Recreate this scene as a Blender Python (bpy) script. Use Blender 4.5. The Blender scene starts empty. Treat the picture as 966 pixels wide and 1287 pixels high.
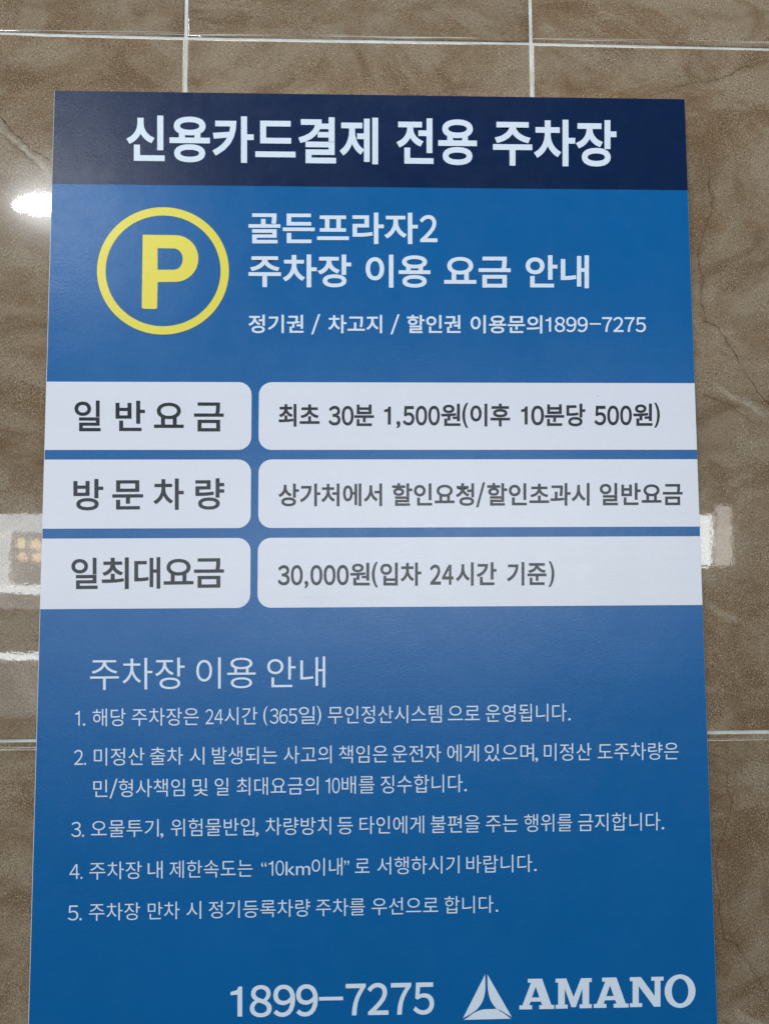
import bpy, bmesh, math
from mathutils import Vector, Matrix, Euler

# ------------------------------------------------------------------ camera
sc = bpy.context.scene
COL = sc.collection
PW, PH, FPX = 966.0, 1287.0, 1000.0            # photograph size and focal length, pixels
CAM = Vector((0.1499, -0.6642, -0.4658))
ROT = Euler((1.6476, 0.0051, -0.0309), 'XYZ')
cd = bpy.data.cameras.new('camera'); cam = bpy.data.objects.new('camera', cd); COL.objects.link(cam)
cam.location = CAM; cam.rotation_euler = ROT
cd.sensor_fit = 'VERTICAL'; cd.sensor_height = 24.0; cd.lens = 24.0 * FPX / PH
cd.clip_start = 0.01; cd.clip_end = 100
sc.camera = cam
RM = ROT.to_matrix()

def on_plane(u, v, y):
    """photo pixel -> point on the plane Y = y"""
    d = RM @ Vector(((u - PW / 2) / FPX, -(v - PH / 2) / FPX, -1.0))
    return CAM + d * ((y - CAM.y) / d.y)

def mirrored(u, v, dist):
    """point, dist metres in front of the wall, that is seen mirrored in the polished tiles at a pixel"""
    p = on_plane(u, v, dist)
    return Vector((p.x, -dist, p.z))

# ------------------------------------------------------------------ world and lamps
w = bpy.data.worlds.new('World'); sc.world = w; w.use_nodes = True
bg = w.node_tree.nodes['Background']
bg.inputs[0].default_value = (0.80, 0.90, 1.0, 1); bg.inputs[1].default_value = 0.10
sc.view_settings.view_transform = 'Standard'; sc.view_settings.look = 'None'
sc.view_settings.exposure = 0; sc.view_settings.gamma = 1

def lamp_rect(name, loc, sx, sy, power, col, rot=(math.pi / 2, 0, 0), shape='RECTANGLE', spread=180):
    l = bpy.data.lights.new(name, 'AREA'); l.shape = shape; l.size = sx; l.size_y = sy
    l.energy = power; l.color = col; l.spread = math.radians(spread)
    o = bpy.data.objects.new(name, l); COL.objects.link(o); o.location = loc; o.rotation_euler = rot
    return o

def lamp_px(name, u0, v0, u1, v1, dist, radiance, col, shape='RECTANGLE'):
    a = mirrored(u0, v0, dist); b = mirrored(u1, v1, dist)
    sx, sy = abs(b.x - a.x), abs(b.z - a.z)
    area = sx * sy * (math.pi / 4 if shape == 'ELLIPSE' else 1)
    return lamp_rect(name, (a + b) / 2, sx, sy, radiance * area * math.pi, col, shape=shape)

DAY = (0.90, 0.96, 1.0)
# ceiling lights of the parking entrance, above and in front of the wall
lamp_rect('ceiling_light', (-0.05, -1.0, 2.1), 1.9, 0.9, 84, (0.88, 0.95, 1.0), rot=(math.radians(22), 0, 0))
# the lamp whose glare shows beside the sign
lamp_px('glare_lamp', 18, 243, 96, 273, 3.0, 270, (0.93, 0.98, 1.0), 'ELLIPSE')
# the daylit way out, mirrored in the tiles left and right of the sign
lamp_px('daylight_gap_or_added_lamp', -150, 643, 330, 668, 6.0, 9, (0.84, 0.93, 1.0))
lamp_px('daylight_gap_or_added_lamp', -150, 668, 11, 733, 6.0, 9.5, DAY)
lamp_px('daylight_gap_or_added_lamp', 11, 668, 330, 733, 6.2, 3.6, DAY)
lamp_px('daylight_gap_or_added_lamp', -150, 733.5, 330, 741, 6.0, 13, DAY)
lamp_px('daylight_gap_or_added_lamp', -150, 820, 330, 825, 5.5, 15, DAY)
lamp_px('daylight_gap_or_added_lamp', -150, 741, 330, 766, 6.3, 2.0, DAY)
lamp_px('daylight_gap_or_added_lamp', -150, 826, 330, 900, 5.6, 1.4, DAY)
lamp_px('daylight_gap_or_added_lamp', 330, 600, 700, 770, 6.0, 9, DAY)  # added lamp, its mirror image hidden by the sign, to haze the print
lamp_px('daylight_gap_or_added_lamp', 700, 644, 898, 714, 6.0, 15, DAY)
lamp_px('daylight_gap_or_added_lamp', 898, 632, 920, 714, 6.0, 5.5, (1, 0.97, 0.9))
for cx in (29, 48):
    for cy in (686, 702):
        lamp_px('signal_lamp', cx - 7, cy - 6.5, cx + 7, cy + 6.5, 5.9, 9, (1.0, 0.72, 0.38), 'ELLIPSE')

# ------------------------------------------------------------------ material helpers
class N:
    def __init__(s, name):
        s.m = bpy.data.materials.new(name); s.m.use_nodes = True
        s.t = s.m.node_tree; s.b = s.t.nodes['Principled BSDF']
    def n(s, typ, **kw):
        x = s.t.nodes.new('ShaderNode' + typ)
        for k, v in kw.items(): setattr(x, k, v)
        return x
    def l(s, a, b): s.t.links.new(a, b)
    def put(s, inp, v):
        if hasattr(v, 'is_output') or isinstance(v, bpy.types.NodeSocket): s.l(v, inp)
        else: inp.default_value = v
    def math(s, op, a, b=0.0, c=0.0, clamp=False):
        x = s.n('Math', operation=op); x.use_clamp = clamp
        for i, v in enumerate((a, b, c)): s.put(x.inputs[i], v)
        return x.outputs[0]
    def rng(s, v, a, b, c=0.0, d=1.0, smooth=False):
        x = s.n('MapRange'); x.clamp = True
        if smooth: x.interpolation_type = 'SMOOTHSTEP'
        s.put(x.inputs[0], v)
        for i, q in enumerate((a, b, c, d)): x.inputs[i + 1].default_value = q
        return x.outputs[0]
    def mix(s, f, a, b, blend='MIX'):
        x = s.n('Mix', data_type='RGBA', blend_type=blend)
        s.put(x.inputs[0], f); s.put(x.inputs[6], a); s.put(x.inputs[7], b)
        return x.outputs[2]
    def noise(s, vec, scale, detail=3, rough=0.55, dist=0.0):
        x = s.n('TexNoise'); x.inputs['Scale'].default_value = scale; x.inputs['Detail'].default_value = detail
        x.inputs['Roughness'].default_value = rough; x.inputs['Distortion'].default_value = dist
        s.l(vec, x.inputs['Vector']); return x.outputs[0]
    def scaled(s, vec, sx, sy, sz):
        x = s.n('VectorMath', operation='MULTIPLY'); s.l(vec, x.inputs[0]); x.inputs[1].default_value = (sx, sy, sz)
        return x.outputs[0]
    def bump(s, h, strength, dist, prev=None):
        x = s.n('Bump'); x.inputs['Strength'].default_value = strength; x.inputs['Distance'].default_value = dist
        s.l(h, x.inputs['Height'])
        if prev: s.l(prev, x.inputs['Normal'])
        return x.outputs[0]

def srgb(r, g, b):
    f = lambda c: (c / 255 / 12.92) if c <= 10 else ((c / 255 + 0.055) / 1.055) ** 2.4
    return (f(r), f(g), f(b), 1)

def print_mat(name, col, rough=0.255, specks=0.0, mottle=0.05):
    k = N(name); geo = k.n('NewGeometry').outputs['Position']
    big = k.noise(geo, 9, 3); band = k.noise(k.scaled(geo, 4, 1, 420), 1.0, 2); fine = k.noise(geo, 1500, 2, 0.6)
    f = k.math('ADD', k.math('MULTIPLY', k.math('SUBTRACT', big, 0.5), 1.2), k.math('SUBTRACT', band, 0.5))
    f = k.math('ADD', f, k.math('MULTIPLY', k.math('SUBTRACT', fine, 0.5), 1.3))
    f = k.math('ADD', 1.0, k.math('MULTIPLY', f, mottle * 2))
    c = k.n('VectorMath', operation='SCALE'); c.inputs[0].default_value = col[:3]; k.l(f, c.inputs['Scale'])
    base = c.outputs[0]
    if specks:
        v = k.n('TexVoronoi'); v.inputs['Scale'].default_value = 34; k.l(geo, v.inputs['Vector'])
        wob = k.noise(geo, 900, 2)
        d = k.math('ADD', v.outputs['Distance'], k.math('MULTIPLY', k.math('SUBTRACT', wob, 0.5), 0.03))
        sel = k.n('SeparateColor'); k.l(v.outputs['Color'], sel.inputs[0])
        m = k.math('MULTIPLY', k.rng(d, 0.020, 0.034, 1, 0), k.math('GREATER_THAN', sel.outputs[0], 0.80))
        base = k.mix(k.math('MULTIPLY', m, specks), base, srgb(62, 64, 70))
    k.l(base, k.b.inputs['Base Color'])
    r = k.math('ADD', rough - 0.10, k.math('ADD', k.math('MULTIPLY', k.noise(geo, 60, 5, 0.65), 0.12), k.math('MULTIPLY', k.noise(k.scaled(geo, 9, 9, 5), 1.0, 4, 0.6, 1.5), 0.10))); k.l(r, k.b.inputs['Roughness'])
    nb = k.bump(k.noise(geo, 800, 3, 0.65), 0.45, 0.00025)
    nb = k.bump(k.noise(geo, 14, 2), 0.25, 0.002, nb)
    k.l(nb, k.b.inputs['Normal'])
    k.b.inputs['IOR'].default_value = 1.40
    return k.m

M_BLUE = print_mat('sign_blue_print', srgb(0, 89, 149), specks=0.35)
M_NAVY = print_mat('sign_navy_print', srgb(0, 29, 66))
M_WHITE = print_mat('sign_white_print', srgb(212, 214, 222), specks=0.45, mottle=0.02)
M_INKW = print_mat('white_lettering_print', srgb(208, 218, 230), mottle=0.02)
M_INKD = print_mat('charcoal_lettering_print', srgb(24, 30, 42))
M_INKG = print_mat('grey_lettering_print', srgb(40, 45, 56))
M_YEL = print_mat('yellow_print', srgb(222, 207, 78), mottle=0.03)

def simple(name, col, rough):
    k = N(name); k.b.inputs['Roughness'].default_value = rough
    p = k.n('NewGeometry').outputs['Position']
    f = k.rng(k.noise(p, 300, 3), 0.3, 0.7, 0.88, 1.05)
    c = k.n('VectorMath', operation='SCALE'); c.inputs[0].default_value = col[:3]; k.l(f, c.inputs['Scale'])
    k.l(c.outputs[0], k.b.inputs['Base Color']); return k.m
M_CORE = simple('white_foam_core', srgb(215, 215, 212), 0.6)
M_TAPE = simple('foam_tape', srgb(60, 60, 62), 0.8)

def grout_mat():
    k = N('pale_grout'); p = k.n('NewGeometry').outputs['Position']
    a = k.noise(p, 40, 4); b = k.noise(p, 900, 3)
    c = k.mix(k.rng(a, 0.35, 0.7), srgb(202, 203, 198), srgb(176, 175, 166))
    c = k.mix(k.rng(b, 0.55, 0.8, 0, 0.5), c, srgb(140, 138, 128))
    c = k.mix(k.rng(k.noise(p, 14, 5, 0.7), 0.52, 0.72, 0, 0.7), c, srgb(150, 143, 128))
    k.l(c, k.b.inputs['Base Color']); k.b.inputs['Roughness'].default_value = 0.75
    k.l(k.bump(b, 0.4, 0.0005), k.b.inputs['Normal']); return k.m
M_GROUT = grout_mat()

TW, TH, GAP = 0.302, 0.602, 0.0
def tile_local(u, v, ox, oz):
    p = on_plane(u, v, 0.0); return (p.x - ox, p.z - oz)

def tile_mat(name, veins):
    """polished stone-print porcelain; veins = list of dicts with tile-local polylines"""
    k = N(name)
    tc = k.n('TexCoord').outputs['Object']
    at = k.n('Attribute', attribute_type='OBJECT', attribute_name='print_shift')
    add = k.n('VectorMath', operation='ADD'); k.l(tc, add.inputs[0]); k.l(at.outputs['Vector'], add.inputs[1])
    p = add.outputs[0]
    strat = k.noise(k.scaled(p, 4.0, 3, 10), 1.0, 6, 0.65, 1.2)
    cloud = k.noise(p, 13, 6, 0.65, 0.6)
    mid = k.noise(p, 95, 5, 0.7)
    c = k.mix(k.rng(strat, 0.36, 0.62), srgb(110, 86, 61), srgb(124, 107, 87))
    c = k.mix(k.rng(cloud, 0.48, 0.68, 0, 0.75), c, srgb(96, 72, 49))
    c = k.mix(k.rng(cloud, 0.46, 0.30, 0, 0.55), c, srgb(130, 117, 99))
    c = k.mix(k.rng(mid, 0.40, 0.70, 0, 0.45), c, srgb(130, 113, 91))
    swirl = k.noise(k.scaled(p, 5, 5, 8), 1.0, 5, 0.6, 3.5)
    c = k.mix(k.rng(swirl, 0.50, 0.58, 0, 0.60), c, srgb(137, 122, 102))
    c = k.mix(k.rng(swirl, 0.45, 0.36, 0, 0.65), c, srgb(94, 71, 49))
    # mineral grain: dark pits and pale crystals, denser in some clouds than in others
    dens = k.rng(k.noise(p, 24, 3), 0.35, 0.65, 0.45, 1.0)
    g1 = k.noise(p, 560, 4, 0.75); g2 = k.noise(p, 900, 3, 0.7)
    c = k.mix(k.math('MULTIPLY', k.rng(g1, 0.50, 0.62, 0, 0.85), dens), c, srgb(58, 45, 31))
    c = k.mix(k.math('MULTIPLY', k.rng(g2, 0.52, 0.64, 0, 0.75), dens), c, srgb(188, 173, 146))
    v = k.n('TexVoronoi'); v.inputs['Scale'].default_value = 460; v.inputs['Randomness'].default_value = 1.0; k.l(p, v.inputs['Vector'])
    sp = k.n('SeparateColor'); k.l(v.outputs['Color'], sp.inputs[0])
    dd = k.math('ADD', v.outputs['Distance'], k.math('MULTIPLY', k.math('SUBTRACT', g2, 0.5), 0.5))
    grain = k.math('MULTIPLY', k.rng(dd, 0.18, 0.40, 1, 0), k.math('GREATER_THAN', sp.outputs[0], 0.86))
    c = k.mix(k.math('MULTIPLY', grain, k.math('MULTIPLY', dens, 0.30)), c, srgb(206, 194, 170))
    tone = k.n('VectorMath', operation='MULTIPLY'); k.l(c, tone.inputs[0]); tone.inputs[1].default_value = (1.08, 1.09, 1.12)
    oi = k.n('ObjectInfo'); tv = k.n('VectorMath', operation='SCALE'); k.l(tone.outputs[0], tv.inputs[0]); k.l(k.rng(oi.outputs['Random'], 0, 1, 0.92, 1.06), tv.inputs['Scale'])
    c = tv.outputs[0]
    # veins
    wob = k.n('TexNoise'); wob.inputs['Scale'].default_value = 85; wob.inputs['Detail'].default_value = 6; wob.inputs['Roughness'].default_value = 0.68
    k.l(p, wob.inputs['Vector'])
    sw = k.n('SeparateXYZ'); off = k.n('VectorMath', operation='SUBTRACT'); k.l(wob.outputs['Color'], off.inputs[0]); off.inputs[1].default_value = (.5, .5, .5)
    k.l(off.outputs[0], sw.inputs[0])
    vs_ = k.n('Attribute', attribute_type='OBJECT', attribute_name='vein_shift')
    va = k.n('VectorMath', operation='ADD'); k.l(tc, va.inputs[0]); k.l(vs_.outputs['Vector'], va.inputs[1])
    sx = k.n('SeparateXYZ'); k.l(va.outputs[0], sx.inputs[0])
    X = k.math('ADD', sx.outputs[0], k.math('MULTIPLY', sw.outputs[0], 0.009))
    Z = k.math('ADD', sx.outputs[2], k.math('MULTIPLY', sw.outputs[2], 0.009))
    for ve in veins:
        pts = ve['pts']; vert = ve.get('vert', True)
        ind = [(q[1] / TH, q[0] / TW) if vert else (q[0] / TW, q[1] / TH) for q in pts]
        ind.sort()
        fc = k.n('FloatCurve'); cv = fc.mapping.curves[0]
        fc.mapping.use_clip = False
        while len(cv.points) > 2: cv.points.remove(cv.points[1])
        cv.points[0].location = ind[0]; cv.points[-1].location = ind[-1]
        for q in ind[1:-1]: cv.points.new(*q)
        for q in cv.points: q.handle_type = 'VECTOR'
        fc.mapping.update()
        a = k.math('DIVIDE', Z, TH) if vert else k.math('DIVIDE', X, TW)
        k.l(a, fc.inputs['Value'])
        b = X if vert else Z
        d = k.math('ABSOLUTE', k.math('SUBTRACT', b, k.math('MULTIPLY', fc.outputs[0], TW if vert else TH)))
        slope = sum(abs((ind[i + 1][1] - ind[i][1]) * (TW if vert else TH)) for i in range(len(ind) - 1)) / ((ind[-1][0] - ind[0][0]) * (TH if vert else TW))
        d = k.math('MULTIPLY', d, 1 / math.sqrt(1 + slope * slope))
        wd = ve['w']
        wvar = k.rng(k.noise(p, 55, 2), 0.3, 0.7, 0.35, 1.25)
        m = k.rng(k.math('DIVIDE', d, wvar), wd * (0.05 if wd > 0.003 else 0.35), wd, 1, 0, True)
        fe = 0.25 * (ind[-1][0] - ind[0][0]) if wd > 0.003 else 0.004
        m = k.math('MULTIPLY', m, k.rng(a, ind[0][0] - .004, ind[0][0] + fe)); m = k.math('MULTIPLY', m, k.rng(a, ind[-1][0] - fe, ind[-1][0] + .004, 1, 0))
        m = k.math('MULTIPLY', m, k.rng(k.noise(p, 130, 4, 0.65), 0.32, 0.58, 0.15, 1.0))
        if wd > 0.003: m = k.math('MULTIPLY', m, k.rng(g1, 0.40, 0.60, 1.0, 0.35))
        if wd < 0.003:                           # stone around a crack is stained a little
            hal = k.math('MULTIPLY', k.rng(d, 0, wd * 5, 1, 0, True), k.rng(k.noise(p, 40, 3), 0.45, 0.65, 0, 0.45))
            hal = k.math('MULTIPLY', hal, k.math('MULTIPLY', k.math('GREATER_THAN', a, ind[0][0]), k.math('LESS_THAN', a, ind[-1][0])))
            c = k.mix(hal, c, srgb(96, 72, 48))
        c = k.mix(k.math('MULTIPLY', m, ve['s']), c, ve['c'])
    # bevel highlights along the lower tile edge, painted in as pale streaks
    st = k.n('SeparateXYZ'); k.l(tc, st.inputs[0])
    edge_glint = k.math('MULTIPLY', k.rng(st.outputs[2], 0.0022, 0.0030), k.rng(st.outputs[2], 0.0046, 0.0054, 1, 0))
    edge_glint = k.math('MULTIPLY', edge_glint, k.rng(k.noise(k.scaled(p, 9, 1, 900), 1.0, 2), 0.52, 0.60))
    c = k.mix(k.math('MULTIPLY', edge_glint, 0.85), c, srgb(196, 196, 190))
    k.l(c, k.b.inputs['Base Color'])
    k.b.inputs['Roughness'].default_value = 0.075
    k.b.inputs['IOR'].default_value = 1.5
    k.b.inputs['Coat Weight'].default_value = 0.34; k.b.inputs['Coat Roughness'].default_value = 0.14; k.b.inputs['Coat IOR'].default_value = 1.4
    r = k.rng(k.noise(p, 30, 3), 0.3, 0.7, 0.012, 0.028); k.l(r, k.b.inputs['Roughness'])
    nb = k.bump(k.noise(tc, 16, 1), 0.3, 0.0006)
    nb = k.bump(k.noise(tc, 280, 2), 0.3, 0.00003, nb)
    k.l(nb, k.b.inputs['Normal'])
    return k.m

DK = srgb(58, 46, 34); PALE = srgb(172, 163, 146)
def crop(pts, x0, y0, s, ox, oz): return [tile_local(x0 + a / s, y0 + b / s, ox, oz) for a, b in pts]
OX, OZ = TW, -TH
right_veins = [
    dict(pts=crop([(205, 395), (210, 430), (203, 490), (222, 540), (218, 600), (195, 660), (172, 720), (162, 790), (178, 870), (175, 960), (196, 1040)], 826, 80, 3.217, OX, OZ), w=0.0009, s=0.65, c=DK),
    dict(pts=crop([(185, 1040), (200, 1046), (235, 1062), (270, 1112), (320, 1190), (365, 1270), (420, 1345), (470, 1400)], 826, 80, 3.217, OX, OZ), vert=False, w=0.0010, s=0.65, c=DK),
    dict(pts=crop([(-60, 128), (0, 122), (60, 105), (130, 75), (180, 75), (240, 65), (280, 45), (320, 25), (400, 0), (470, -22)], 826, 80, 3.217, OX, OZ), vert=False, w=0.0010, s=0.65, c=DK),
    dict(pts=crop([(130, 378), (165, 384), (206, 402)], 826, 80, 3.217, OX, OZ), vert=False, w=0.0008, s=0.5, c=DK),
    dict(pts=crop([(185, 55), (250, 75), (330, 122), (390, 170)], 826, 480, 3.217, OX, OZ), vert=False, w=0.0008, s=0.6, c=DK),
    dict(pts=crop([(215, 8), (300, 60), (380, 96), (460, 145)], 826, 480, 3.217, OX, OZ), vert=False, w=0.0062, s=0.85, c=PALE),
    dict(pts=crop([(180, 885), (250, 930), (345, 975)], 826, 480, 3.217, OX, OZ), vert=False, w=0.0064, s=0.7, c=PALE),
    dict(pts=crop([(260, 650), (330, 690), (400, 708), (470, 712)], 826, 80, 3.217, OX, OZ), vert=False, w=0.0090, s=0.45, c=srgb(104, 84, 62)),
]
OXL = -TW
left_veins = [
    dict(pts=crop([(-40, 480), (0, 522), (60, 572), (110, 615), (160, 660), (212, 728)], 0, 0, 3.22, OXL, OZ), w=0.0062, s=0.95, c=PALE),
    dict(pts=crop([(-30, 445), (0, 470), (60, 540), (120, 600), (200, 645)], 0, 0, 3.22, OXL, OZ), vert=False, w=0.0012, s=0.9, c=DK),
    dict(pts=crop([(-10, 525), (20, 560), (60, 590), (120, 640), (170, 690)], 0, 0, 3.22, OXL, OZ), vert=False, w=0.0010, s=0.85, c=DK),
]
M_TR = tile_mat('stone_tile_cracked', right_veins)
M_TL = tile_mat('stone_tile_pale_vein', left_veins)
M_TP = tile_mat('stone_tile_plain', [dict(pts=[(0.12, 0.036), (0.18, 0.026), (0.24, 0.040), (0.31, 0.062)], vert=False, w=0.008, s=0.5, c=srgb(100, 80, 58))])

# ------------------------------------------------------------------ mesh helpers
def link(name, verts, faces, mat, parent=None, smooth=False, loc=(0, 0, 0)):
    me = bpy.data.meshes.new(name); me.from_pydata([tuple(v) for v in verts], [], faces); me.validate(); me.update()
    bm = bmesh.new(); bm.from_mesh(me); bmesh.ops.recalc_face_normals(bm, faces=bm.faces)
    bm.to_mesh(me); bm.free()
    if smooth:
        for p in me.polygons: p.use_smooth = True
    me.materials.append(mat)
    o = bpy.data.objects.new(name, me); COL.objects.link(o); o.location = loc
    if parent: o.parent = parent
    return o

def box(name, x0, x1, y0, y1, z0, z1, mat, parent=None):
    v = [(x, y, z) for x in (x0, x1) for y in (y0, y1) for z in (z0, z1)]
    f = [(0, 1, 3, 2), (4, 6, 7, 5), (0, 4, 5, 1), (2, 3, 7, 6), (0, 2, 6, 4), (1, 5, 7, 3)]
    return link(name, v, f, mat, parent)

def front(name, me2d, y, mat, parent):
    """flat print: a list of (x, z) outlines with holes is already a mesh in X/Z"""
    verts, faces = me2d
    me = bpy.data.meshes.new(name); me.from_pydata([(a, y, b) for a, b in verts], [], faces); me.update()
    if me.polygons and sum(p.normal.y for p in me.polygons) > 0: me.flip_normals()
    me.materials.append(mat)
    o = bpy.data.objects.new(name, me); COL.objects.link(o); o.parent = parent
    return o

def filled(outlines):
    """2-D outlines (outer and holes) -> filled triangles"""
    cu = bpy.data.curves.new('outline', 'CURVE'); cu.dimensions = '2D'; cu.fill_mode = 'FRONT'
    for pts in outlines:
        s = cu.splines.new('POLY'); s.points.add(len(pts) - 1); s.use_cyclic_u = True
        for q, (a, b) in zip(s.points, pts): q.co = (a, b, 0, 1)
    o = bpy.data.objects.new('outline', cu); COL.objects.link(o)
    bpy.context.view_layer.update()
    me = bpy.data.meshes.new_from_object(o.evaluated_get(bpy.context.evaluated_depsgraph_get()))
    r = ([(v.co.x, v.co.y) for v in me.vertices], [tuple(p.vertices) for p in me.polygons])
    bpy.data.objects.remove(o); bpy.data.curves.remove(cu); bpy.data.meshes.remove(me)
    return r

_cache = {}; _wanted = None
def glyphs(text, weight):
    """built-in font outlines of a run of text, em = 1 (first pass only notes what is wanted)"""
    key = (text, weight)
    if _wanted is not None:
        if key not in _wanted: _wanted.append(key)
        return [(0, 0), (1, 0), (1, 1), (0, 1)], [(0, 1, 2, 3)]
    return _cache[key]

def make_glyphs(keys):
    for wt in sorted({k[1] for k in keys}):
        runs = [k[0] for k in keys if k[1] == wt and k[0] not in '1-/']
        cu = bpy.data.curves.new('run', 'FONT'); cu.size = 1; cu.offset = wt; cu.resolution_u = 5; cu.space_line = 3
        cu.body = '\n'.join(''.join(chr(0xFF10 + int(ch)) if ch.isdigit() else ch for ch in r) for r in runs)
        o = bpy.data.objects.new('run', cu); COL.objects.link(o)
        bpy.context.view_layer.update()
        me = bpy.data.meshes.new_from_object(o.evaluated_get(bpy.context.evaluated_depsgraph_get()))
        row = [max(0, min(len(runs) - 1, round((0.38 - v.co.y) / 3))) for v in me.vertices]
        out = [([], []) for _ in runs]; idx = {}
        for v in me.vertices:
            r = row[v.index]; idx[v.index] = len(out[r][0]); out[r][0].append((v.co.x, v.co.y + 3 * r))
        for p in me.polygons:
            out[row[p.vertices[0]]][1].append(tuple(idx[q] for q in p.vertices))
        for r, g in zip(runs, out): _cache[(r, wt)] = g
        bpy.data.objects.remove(o); bpy.data.curves.remove(cu); bpy.data.meshes.remove(me)
        w_ = 0.036 + wt                          # the plain Gothic 1 and dash
        sl = 0.20 + 3 * max(wt, 0)
        _cache[('/', wt)] = filled([[(0, 0), (sl, 0), (1, 1), (1 - sl, 1)]])
        _cache[('-', wt)] = filled([[(0, 0.40 - w_ * 0.85), (0.5, 0.40 - w_ * 0.85), (0.5, 0.40 + w_ * 0.85), (0, 0.40 + w_ * 0.85)]])
        _cache[('1', wt)] = filled([[(0.30 + w_, 0), (0.30 + w_, 0.735), (0.30 - w_ * 0.5, 0.735), (0.235, 0.65), (0.10, 0.605), (0.10, 0.605 - 1.6 * w_), (0.30 - w_, 0.605 - 1.3 * w_), (0.30 - w_, 0)]])

def run_mesh(text, weight, gap=0.055):
    """digits are set one by one so that the hand-drawn 1 fits in"""
    if not any(ch.isdigit() for ch in text): return glyphs(text, weight)
    V, F, x = [], [], 0.0
    for ch in text:
        vs, fs = glyphs(ch, weight)
        a = min(q[0] for q in vs); b = max(q[0] for q in vs); n = len(V)
        sh = x - a + (0.03 if ch == '1' else 0)
        V += [(p + sh, q) for p, q in vs]; F += [tuple(i + n for i in f) for f in fs]
        x = sh + b + gap + (0.03 if ch == '1' else 0)
    return V, F

T = 0.008                                        # print face stands this far off the tiles
def on_sign(u, v):
    p = on_plane(u, v, -T); return (p.x, p.z)
_ink = [0]
def text_line(parent, mat, runs, left, right, weight, dweight=None, dig=(0.10, 0.955), y=-T - 0.00020):
    """left / right = (u, top, bottom) of the syllables at both ends of the line, photo pixels"""
    dweight = weight if dweight is None else dweight
    vs = [q for t, _, _ in runs if ord(t[0]) > 0x3000 for q in glyphs(t, weight)[0]] or glyphs('0', dweight)[0]
    hb = (min(q[1] for q in vs), max(q[1] for q in vs))
    vs, _ = glyphs('0', dweight); d0 = (min(q[1] for q in vs), max(q[1] for q in vs))
    def lerp(u, i):
        k = (u - left[0]) / (right[0] - left[0]); return left[i] + (right[i] - left[i]) * k
    V, F = [], []
    for t, ul, ur in runs:
        isH = ord(t[0]) > 0x3000
        vs, fs = run_mesh(t, weight if isH else dweight)
        xa = min(q[0] for q in vs); xb = max(q[0] for q in vs)
        ya, yb = min(q[1] for q in vs), max(q[1] for q in vs)
        def vert(s):                             # glyph height -> 0 top .. 1 bottom of the line
            if isH: return (hb[1] - s) / (hb[1] - hb[0])
            if t in '()/': return -0.03 + 1.09 * (yb - s) / (yb - ya)
            return dig[0] + (dig[1] - dig[0]) * (d0[1] - s) / (d0[1] - d0[0])
        n = len(V)
        q00 = on_sign(ul, lerp(ul, 1)); q10 = on_sign(ur, lerp(ur, 1)); q01 = on_sign(ul, lerp(ul, 2)); q11 = on_sign(ur, lerp(ur, 2))
        for a, b in vs:
            k = (a - xa) / (xb - xa); h = vert(b)
            V.append(tuple((q00[i] * (1 - k) + q10[i] * k) * (1 - h) + (q01[i] * (1 - k) + q11[i] * k) * h for i in (0, 1)))
        F += [tuple(i + n for i in f) for f in fs]
    return None if _wanted is not None else front('lettering', (V, F), y, mat, parent)

# ------------------------------------------------------------------ the tiled wall
wall = box('wall', -1.3, 1.6, 0.0007, 0.06, -1.6, 0.9, M_GROUT)
wall['kind'] = 'structure'
wall['label'] = 'polished brown stone-look tiled wall with pale grout behind the sign'
# joint heights follow hand-laid tiles: small unevenness from course to course
def jz(ix, iz):
    z = iz * TH
    if iz == 0: z += {-1: 0.0036, 2: -0.0026}.get(ix, 0.0)
    if iz == -1: z += {-1: 0.0, 2: 0.001}.get(ix, 0.0)
    return z
def jx(ix, iz):
    return ix * TW
def make_tile(ix, iz, mat, shift, vein=(0.0, 0.0, 0.0)):
    gx, gz, gt, gb = 0.0014, 0.0011, (0.0031 if iz == -2 else 0.0011), (0.0037 if iz == -1 else 0.0011)
    ox, oz = ix * TW, iz * TH
    c = [(jx(ix, iz) + gx, jz(ix, iz) + gb), (jx(ix + 1, iz) - gx, jz(ix + 1, iz) + gb), (jx(ix + 1, iz + 1) - gx, jz(ix + 1, iz + 1) - gt), (jx(ix, iz + 1) + gx, jz(ix, iz + 1) - gt)]
    sg = [(1, 1), (-1, 1), (-1, -1), (1, -1)]
    prof = [(0.0026, 0), (0.0019, 0), (0.0012, 0.00006), (0.0006, 0.00018), (0.0002, 0.0004), (0, 0.0008), (0, 0.009)]
    V, F = [], []
    for ins, dep in prof:
        for (x, z), (a, b) in zip(c, sg): V.append((x - ox + a * ins, dep, z - oz + b * ins))
    F.append((0, 1, 2, 3))
    for r in range(len(prof) - 1):
        for i in range(4):
            j = (i + 1) % 4; F.append((r * 4 + i, r * 4 + j, r * 4 + 4 + j, r * 4 + 4 + i))
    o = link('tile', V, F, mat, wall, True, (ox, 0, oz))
    o['print_shift'] = shift; o['vein_shift'] = vein
    return o
_a = on_plane(890, 206, 0); _b = on_plane(913, 956, 0)
VSH = (_a.x - _b.x, 0.0, _a.z - _b.z - TH)   # the same print, cut lower, on the tile below
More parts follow.
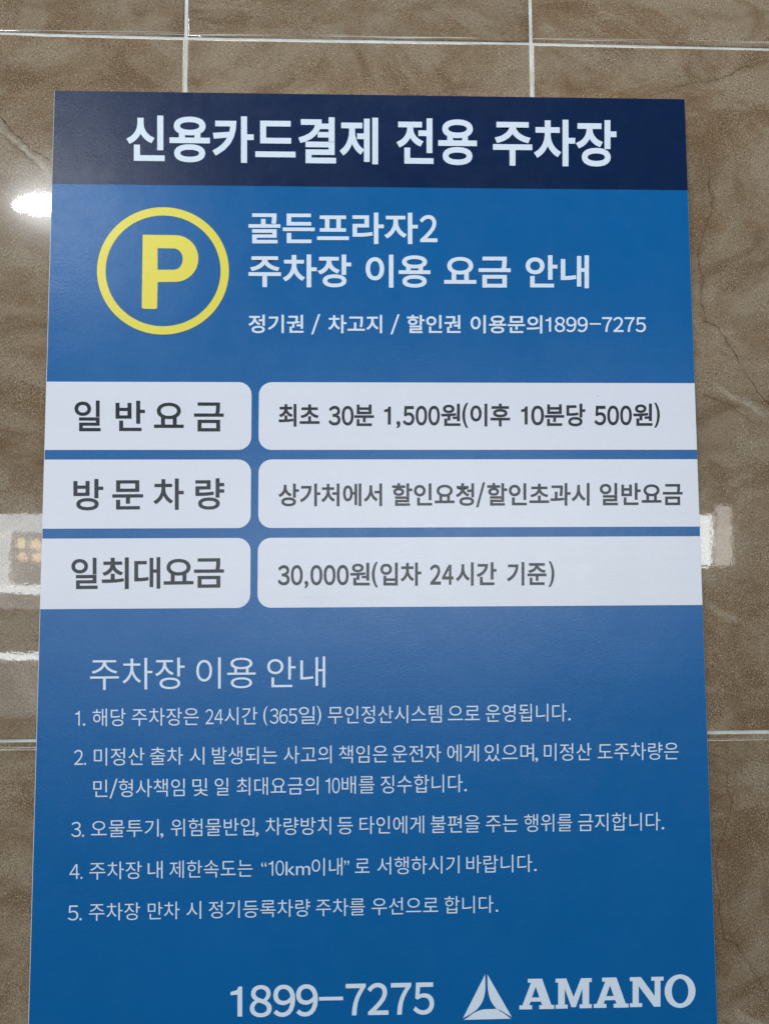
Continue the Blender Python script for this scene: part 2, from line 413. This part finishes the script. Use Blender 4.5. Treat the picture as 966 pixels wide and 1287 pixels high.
for ix in range(-3, 5):
    for iz in range(-2, 1):
        if ix in (1,) and iz in (-1, -2): m, s = M_TR, (0.0, 0.0, 0.0)
        elif ix == -1 and iz == -1: m, s = M_TL, (3.1, 0.0, 1.7)
        else: m, s = M_TP, (ix * 1.37 + 11.0, 0.0, iz * 2.21 + 5.0)
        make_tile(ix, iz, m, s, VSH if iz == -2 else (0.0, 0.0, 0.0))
    # a thin sliver of tile splits the lower joint into two grout lines
    o = box('tile_trim', ix * TW + 0.0016, (ix + 1) * TW - 0.0016, 0.0002, 0.009, -TH - 0.0022, -TH + 0.0014, M_TP, wall)
    o['print_shift'] = (ix * 0.7, 0.0, 3.0); o['vein_shift'] = (0.0, 0.0, 5.0)

# ------------------------------------------------------------------ the sign
XL, XR, ZT, ZB = -0.1087, 0.4341, -0.0545, -0.8745
sign = bpy.data.objects.new('parking_sign', None); COL.objects.link(sign)
sign.location = (0, 0, 0); sign.empty_display_size = 0.1
sign['label'] = 'blue printed parking fee notice board with white fee panels and navy header'
sign['category'] = 'sign board'
PX = lambda o: o
def rounded(x0, x1, z0, z1, r, left, right, n=8):
    pts = []
    for cx, cz, a0, on in ((x1, z1, 0, right), (x0, z1, 90, left), (x0, z0, 180, left), (x1, z0, 270, right)):
        sx = -1 if cx == x1 else 1; sz = -1 if cz == z1 else 1
        if not on: pts.append((cx, cz)); continue
        for i in range(n + 1):
            a = math.radians(a0 + 90 * i / n); pts.append((cx + sx * r + r * math.cos(a), cz + sz * r + r * math.sin(a)))
    return pts
box('board', XL, XR, -T + 0.0003, -0.0030, ZB, ZT, M_CORE, sign)
for x in (XL + 0.03, XR - 0.06):
    for z in (ZT - 0.06, -0.46, ZB + 0.03):
        box('mounting_tape', x, x + 0.03, -0.0030, 0.0, z - 0.02, z + 0.03, M_TAPE, sign)
front('blue_print', filled([[(XL + 0.0005, ZB + 0.0005), (XR - 0.0002, ZB + 0.0005), (XR - 0.0002, ZT - 0.0003), (XL + 0.0005, ZT - 0.0003)]]), -T, M_BLUE, sign)
front('header_band', filled([[(XL + 0.0004, -0.1369), (XR - 0.0002, -0.1369), (XR - 0.0002, ZT - 0.0002), (XL + 0.0004, ZT - 0.0002)]]), -T - 0.00008, M_NAVY, sign)
rows = [(-0.3064, -0.3634, 316, 325.2, 523), (-0.3714, -0.4282, 315.3, 324.8, 621), (-0.4363, -0.4934, 314.7, 323.9, 720)]
panels = []
for zt, zb, ur, ul, v in rows:
    xr = on_sign(ur, v)[0]; xl = on_sign(ul, v)[0]
    a = front('fee_panel', filled([rounded(XL + 0.0002, xr, zb, zt, 0.0108, False, True)]), -T - 0.00010, M_WHITE, sign)
    b = front('fee_panel', filled([rounded(xl, XR - 0.0003, zb, zt, 0.0108, True, False)]), -T - 0.00010, M_WHITE, sign)
    panels.append((a, b))

LINES = []
def line(*a): LINES.append(a)
# header and title
line(sign, M_INKW, [('신용카드결제', 159, 475), ('전용', 498, 599), ('주차장', 619, 774)], (316, 146.5, 205), (697, 150.5, 209), 0.024)
line(sign, M_INKW, [('골든프라자', 312.4, 524.8), ('2', 527, 549.4)], (312, 266.7, 306.5), (550, 267.7, 307), 0.020, 0.016, (0.07, 0.95))
line(sign, M_INKW, [('주차장', 312.4, 441.3), ('이용', 459.3, 540.7), ('요금', 557.8, 641.4), ('안내', 660, 739.5)], (312, 319.7, 361), (740, 321, 362.5), 0.020)
line(sign, M_INKW, [('정기권', 312.4, 381.4), ('/', 391, 402.5), ('차고지', 412.4, 480), ('/', 490.4, 502), ('할인권', 511.2, 578.6), ('이용문의', 591, 681), ('1', 685, 692), ('899', 696.5, 738), ('-', 740.5, 754.5), ('7275', 756, 811)], (312, 395.3, 418.8), (811, 396.5, 419.3), 0.016, 0.010, (0.09, 0.93))
# fee rows, left
line(panels[0][0], M_INKD, [('일', 93.9, 126.9), ('반', 145.5, 182.4), ('요', 193.7, 231.2), ('금', 244, 281.3)], (94, 503.3, 542), (281, 503.9, 542.3), 0.016)
line(panels[1][0], M_INKD, [('방', 92.6, 130.1), ('문', 141.4, 180.2), ('차', 193, 231.2), ('량', 245.7, 281.9)], (92, 602.2, 641.6), (281, 601, 640.4), 0.016)
line(panels[2][0], M_INKD, [('일', 90, 123), ('최', 127.9, 162.2), ('대', 169, 201.7), ('요', 205.9, 243.4), ('금', 244, 281.6)], (90, 701.2, 741), (281, 699.4, 739), 0.016)
# fee rows, right
line(panels[0][1], M_INKD, [('최초', 350, 401.6), ('30', 412.7, 444.4), ('분', 445, 469.9), ('1', 482.6, 491), (',', 498, 503), ('500', 506, 552.5), ('원', 554, 578.3), ('(', 580.5, 588), ('이후', 590.6, 640.6), ('1', 654.3, 662.6), ('0', 667, 683.2), ('분당', 684, 735), ('500', 746.2, 793.4), ('원', 795, 819.2), (')', 821.4, 828.5)], (350, 507.6, 536.2), (829, 507, 535.8), 0.022, 0.024, (0.09, 0.955))
line(panels[1][1], M_INKG, [('상가처에서', 349.7, 480), ('할인요청', 492.5, 595.5), ('/', 597.8, 609.3), ('할인초과시', 611.7, 740.3), ('일반요금', 753, 857)], (350, 607.6, 636.4), (857, 606.6, 635.2), 0.020)
line(panels[2][1], M_INKG, [('30', 349, 380.5), (',', 382.5, 387.5), ('000', 390, 438.2), ('원', 439.8, 464.6), ('(', 467, 474.8), ('입차', 477.6, 529.2), ('24', 539.8, 569.6), ('시간', 572.4, 623.5), ('기준', 636.6, 686.3), (')', 688.8, 696.2)], (350, 707.6, 736.6), (696, 706.2, 735.8), 0.021, 0.024, (0.09, 0.97))
# rules of use
line(sign, M_INKW, [('주차장', 113.5, 232.3), ('이용', 246.8, 321.3), ('안내', 335.8, 408.7)], (113, 827.4, 867.4), (409, 825, 863.8), -0.003)
LW = -0.003
line(sign, M_INKW, [('1', 94.8, 100.6), ('.', 104.4, 107.6), ('해당', 116.8, 158.2), ('주차장은', 166, 250), ('24', 258.4, 280.4), ('시간', 282.4, 323.4), ('(', 331, 336.3), ('365', 339.2, 373.5), ('일', 375.6, 395.9), (')', 398, 403.5), ('무인정산시스템', 412, 554.8), ('으로', 562.6, 602.6), ('운영됩니다', 610, 711.3), ('.', 713.5, 716.7)], (117, 890.7, 913), (717, 884, 906.5), LW)
line(sign, M_INKW, [('2.', 93.6, 108.5), ('미정산', 118.4, 181.8), ('출차', 188.8, 230.2), ('시', 238.5, 257), ('발생되는', 266.7, 348.3), ('사고의', 356.5, 416.6), ('책임은', 426, 487), ('운전자', 492.6, 554), ('에게', 561.7, 601.3), ('있으며', 608.7, 670.4), (',', 672, 675.6), ('미정산', 683, 742.6), ('도주차량은', 750.4, 852)], (118, 940, 962.4), (852, 932.5, 954.6), LW)
line(sign, M_INKW, [('민', 117.6, 135.4), ('/', 138, 148.2), ('형사책임', 149.5, 232.3), ('및', 242, 261.3), ('일', 270, 287.4), ('최대요금의', 297.7, 400), ('1', 409, 414.6), ('0', 417.2, 427), ('배를', 429.4, 470.4), ('징수합니다', 478.3, 580.9), ('.', 583, 586.3)], (118, 979.8, 1002.5), (586, 972.8, 995.6), LW)
line(sign, M_INKW, [('3.', 89.9, 106), ('오물투기', 114.7, 199.6), (',', 201.7, 205.6), ('위험물반입', 215, 319.7), (',', 321.3, 325), ('차량방치', 333.8, 416), ('등', 424, 443.5), ('타인에게', 451.8, 532.6), ('불편을', 540.9, 602.6), ('주는', 610, 650.4), ('행위를', 658.3, 718.3), ('금지합니다', 726, 829), ('.', 830.6, 834)], (115, 1030.4, 1052.6), (834, 1020.6, 1043.4), LW)
line(sign, M_INKW, [('4.', 87.8, 104), ('주차장', 112.7, 178.5), ('내', 186, 204.6), ('제한속도는', 213.3, 317.6), ('“', 328.4, 335), ('1', 337.5, 343.4), ('0', 346.4, 357), ('km', 359, 389.7), ('이내', 391.7, 430.2), ('”', 432.4, 438.6), ('로', 446, 464.2), ('서행하시기', 474, 577), ('바랍니다', 585.7, 668.3), ('.', 670.6, 674)], (113, 1083.4, 1105.6), (674, 1073.6, 1095.8), LW)
line(sign, M_INKW, [('5.', 85.7, 103), ('주차장', 112.2, 176.4), ('만차', 186, 226), ('시', 234.4, 253), ('정기등록차량', 262.5, 389.7), ('주차를', 397, 458.3), ('우선으로', 467, 550.4), ('합니다', 558.3, 619.6), ('.', 622.4, 625.7)], (112, 1135, 1157.4), (626, 1125, 1147), LW)
# phone number (digits only: the line box is the digit box)
line(sign, M_INKW, [('1', 289.9, 304.5), ('8', 314, 341.5), ('9', 343.5, 371), ('9', 372, 399.5), ('-', 401, 431), ('7', 434.3, 459.5), ('2', 461.5, 488), ('7', 491, 516.5), ('5', 519, 545.3)], (290, 1238.6, 1279), (545, 1233.8, 1275), 0.015, 0.015, (0.0, 1.0))

_wanted = []
for a in LINES: text_line(*a)
keys, _wanted = _wanted, None
make_glyphs(keys)
for a in LINES: text_line(*a)

# parking symbol: ring and letter
def arc(cu, cv, ru, rv, n=72):
    return [on_sign(cu + ru * math.cos(2 * math.pi * i / n), cv - rv * math.sin(2 * math.pi * i / n)) for i in range(n)]
ring = front('parking_symbol', filled([arc(205, 340.5, 82.8, 80, 96), arc(205.2, 340.5, 72.2, 69.6, 96)]), -T - 0.00010, M_YEL, sign)
def pc(x, y): return on_sign(100 + x / 4.02, 120 + y / 4.02)
def bowl(cx, cy, rx, ry, a0, a1, n=16):
    return [(cx + rx * math.cos(math.radians(a0 + (a1 - a0) * i / n)), cy - ry * math.sin(math.radians(a0 + (a1 - a0) * i / n))) for i in range(n + 1)]
outer = [(320, 704), (490, 706)] + bowl(485, 824, 116, 118, 88, -90) + [(395, 943), (393, 1070)] + bowl(383, 1068, 10, 11, -5, -90, 5) + bowl(326, 1066, 11, 12, -90, -180, 5)
inner = [(395, 772), (480, 773)] + bowl(476, 827, 46, 54, 85, -85) + [(395, 881)]
front('letter', filled([[pc(*q) for q in outer], [pc(*q) for q in inner]]), -T - 0.00014, M_YEL, ring)

# maker's logo: triangle of three blades, and slab-serif wordmark
def lg(x, y): return on_sign(560 + x / 2.841, 1200 + y / 2.841)
def curve(a, b, c, n=10):
    return [((1 - t) ** 2 * a[0] + 2 * t * (1 - t) * b[0] + t * t * c[0], (1 - t) ** 2 * a[1] + 2 * t * (1 - t) * b[1] + t * t * c[1]) for t in [i / n for i in range(n + 1)]]
blade1 = [(140, 70)] + curve((141, 110), (141, 160), (118, 186)) + curve((112, 194), (90, 212), (61, 226))[0:]
blade2 = [(148, 70)] + curve((149, 110), (151, 158), (172, 182)) + curve((180, 192), (205, 210), (235, 222))
blade3 = [(64, 232)] + curve((80, 222), (112, 194), (148, 194)) + curve((186, 193), (216, 216), (232, 228))
logo = front('company_logo', filled([[lg(*q) for q in b] for b in (blade1, blade2, blade3)]), -T - 0.00010, M_INKW, sign)
A_ = ([(0, 0), (.42, 0), (.42, .13), (.33, .13), (.37, .25), (.71, .25), (.755, .13), (.66, .13), (.66, 0), (1.15, 0), (1.15, .13), (1.06, .13), (.75, 1), (.28, 1), (.28, .87), (.385, .87), (.10, .13), (0, .13)], [(.415, .385), (.665, .385), (.54, .74)])
M_ = ([(0, 0), (.42, 0), (.42, .13), (.32, .13), (.32, .66), (.55, .04), (.70, .04), (.93, .66), (.93, .13), (.83, .13), (.83, 0), (1.25, 0), (1.25, .13), (1.16, .13), (1.16, .87), (1.25, .87), (1.25, 1), (.88, 1), (.625, .38), (.37, 1), (0, 1), (0, .87), (.09, .87), (.09, .13), (0, .13)],)
N_ = ([(0, 0), (.40, 0), (.40, .13), (.29, .13), (.29, .70), (.79, 0), (1.0, 0), (1.0, .87), (1.1, .87), (1.1, 1), (.70, 1), (.70, .87), (.81, .87), (.81, .36), (.36, 1), (0, 1), (0, .87), (.09, .87), (.09, .13), (0, .13)],)
ell = lambda rx, ry: [(.5 + rx * math.cos(2 * math.pi * i / 48), .5 + ry * math.sin(2 * math.pi * i / 48)) for i in range(48)]
O_ = (ell(.5, .54), ell(.27, .40))
outs = []
for gl, x0, x1, yt0, yb0, yt1, yb1 in ((A_, 262, 386, 86, 195, 84.5, 193), (M_, 391, 520, 85, 192.5, 83, 190), (A_, 527, 651, 82, 189.5, 80, 188), (N_, 656, 776, 80, 187, 78, 184.5), (O_, 780, 890, 74.5, 185.5, 74, 184.5)):
    wd = max(q[0] for q in gl[0])
    for ol in gl:
        pts = []
        for a, b in ol:
            k = a / wd; yt = yt0 + (yt1 - yt0) * k; yb = yb0 + (yb1 - yb0) * k
            pts.append(lg(x0 + (x1 - x0) * k, yb + (yt - yb) * b))
        outs.append(pts)
front('wordmark', filled(outs), -T - 0.00010, M_INKW, logo)
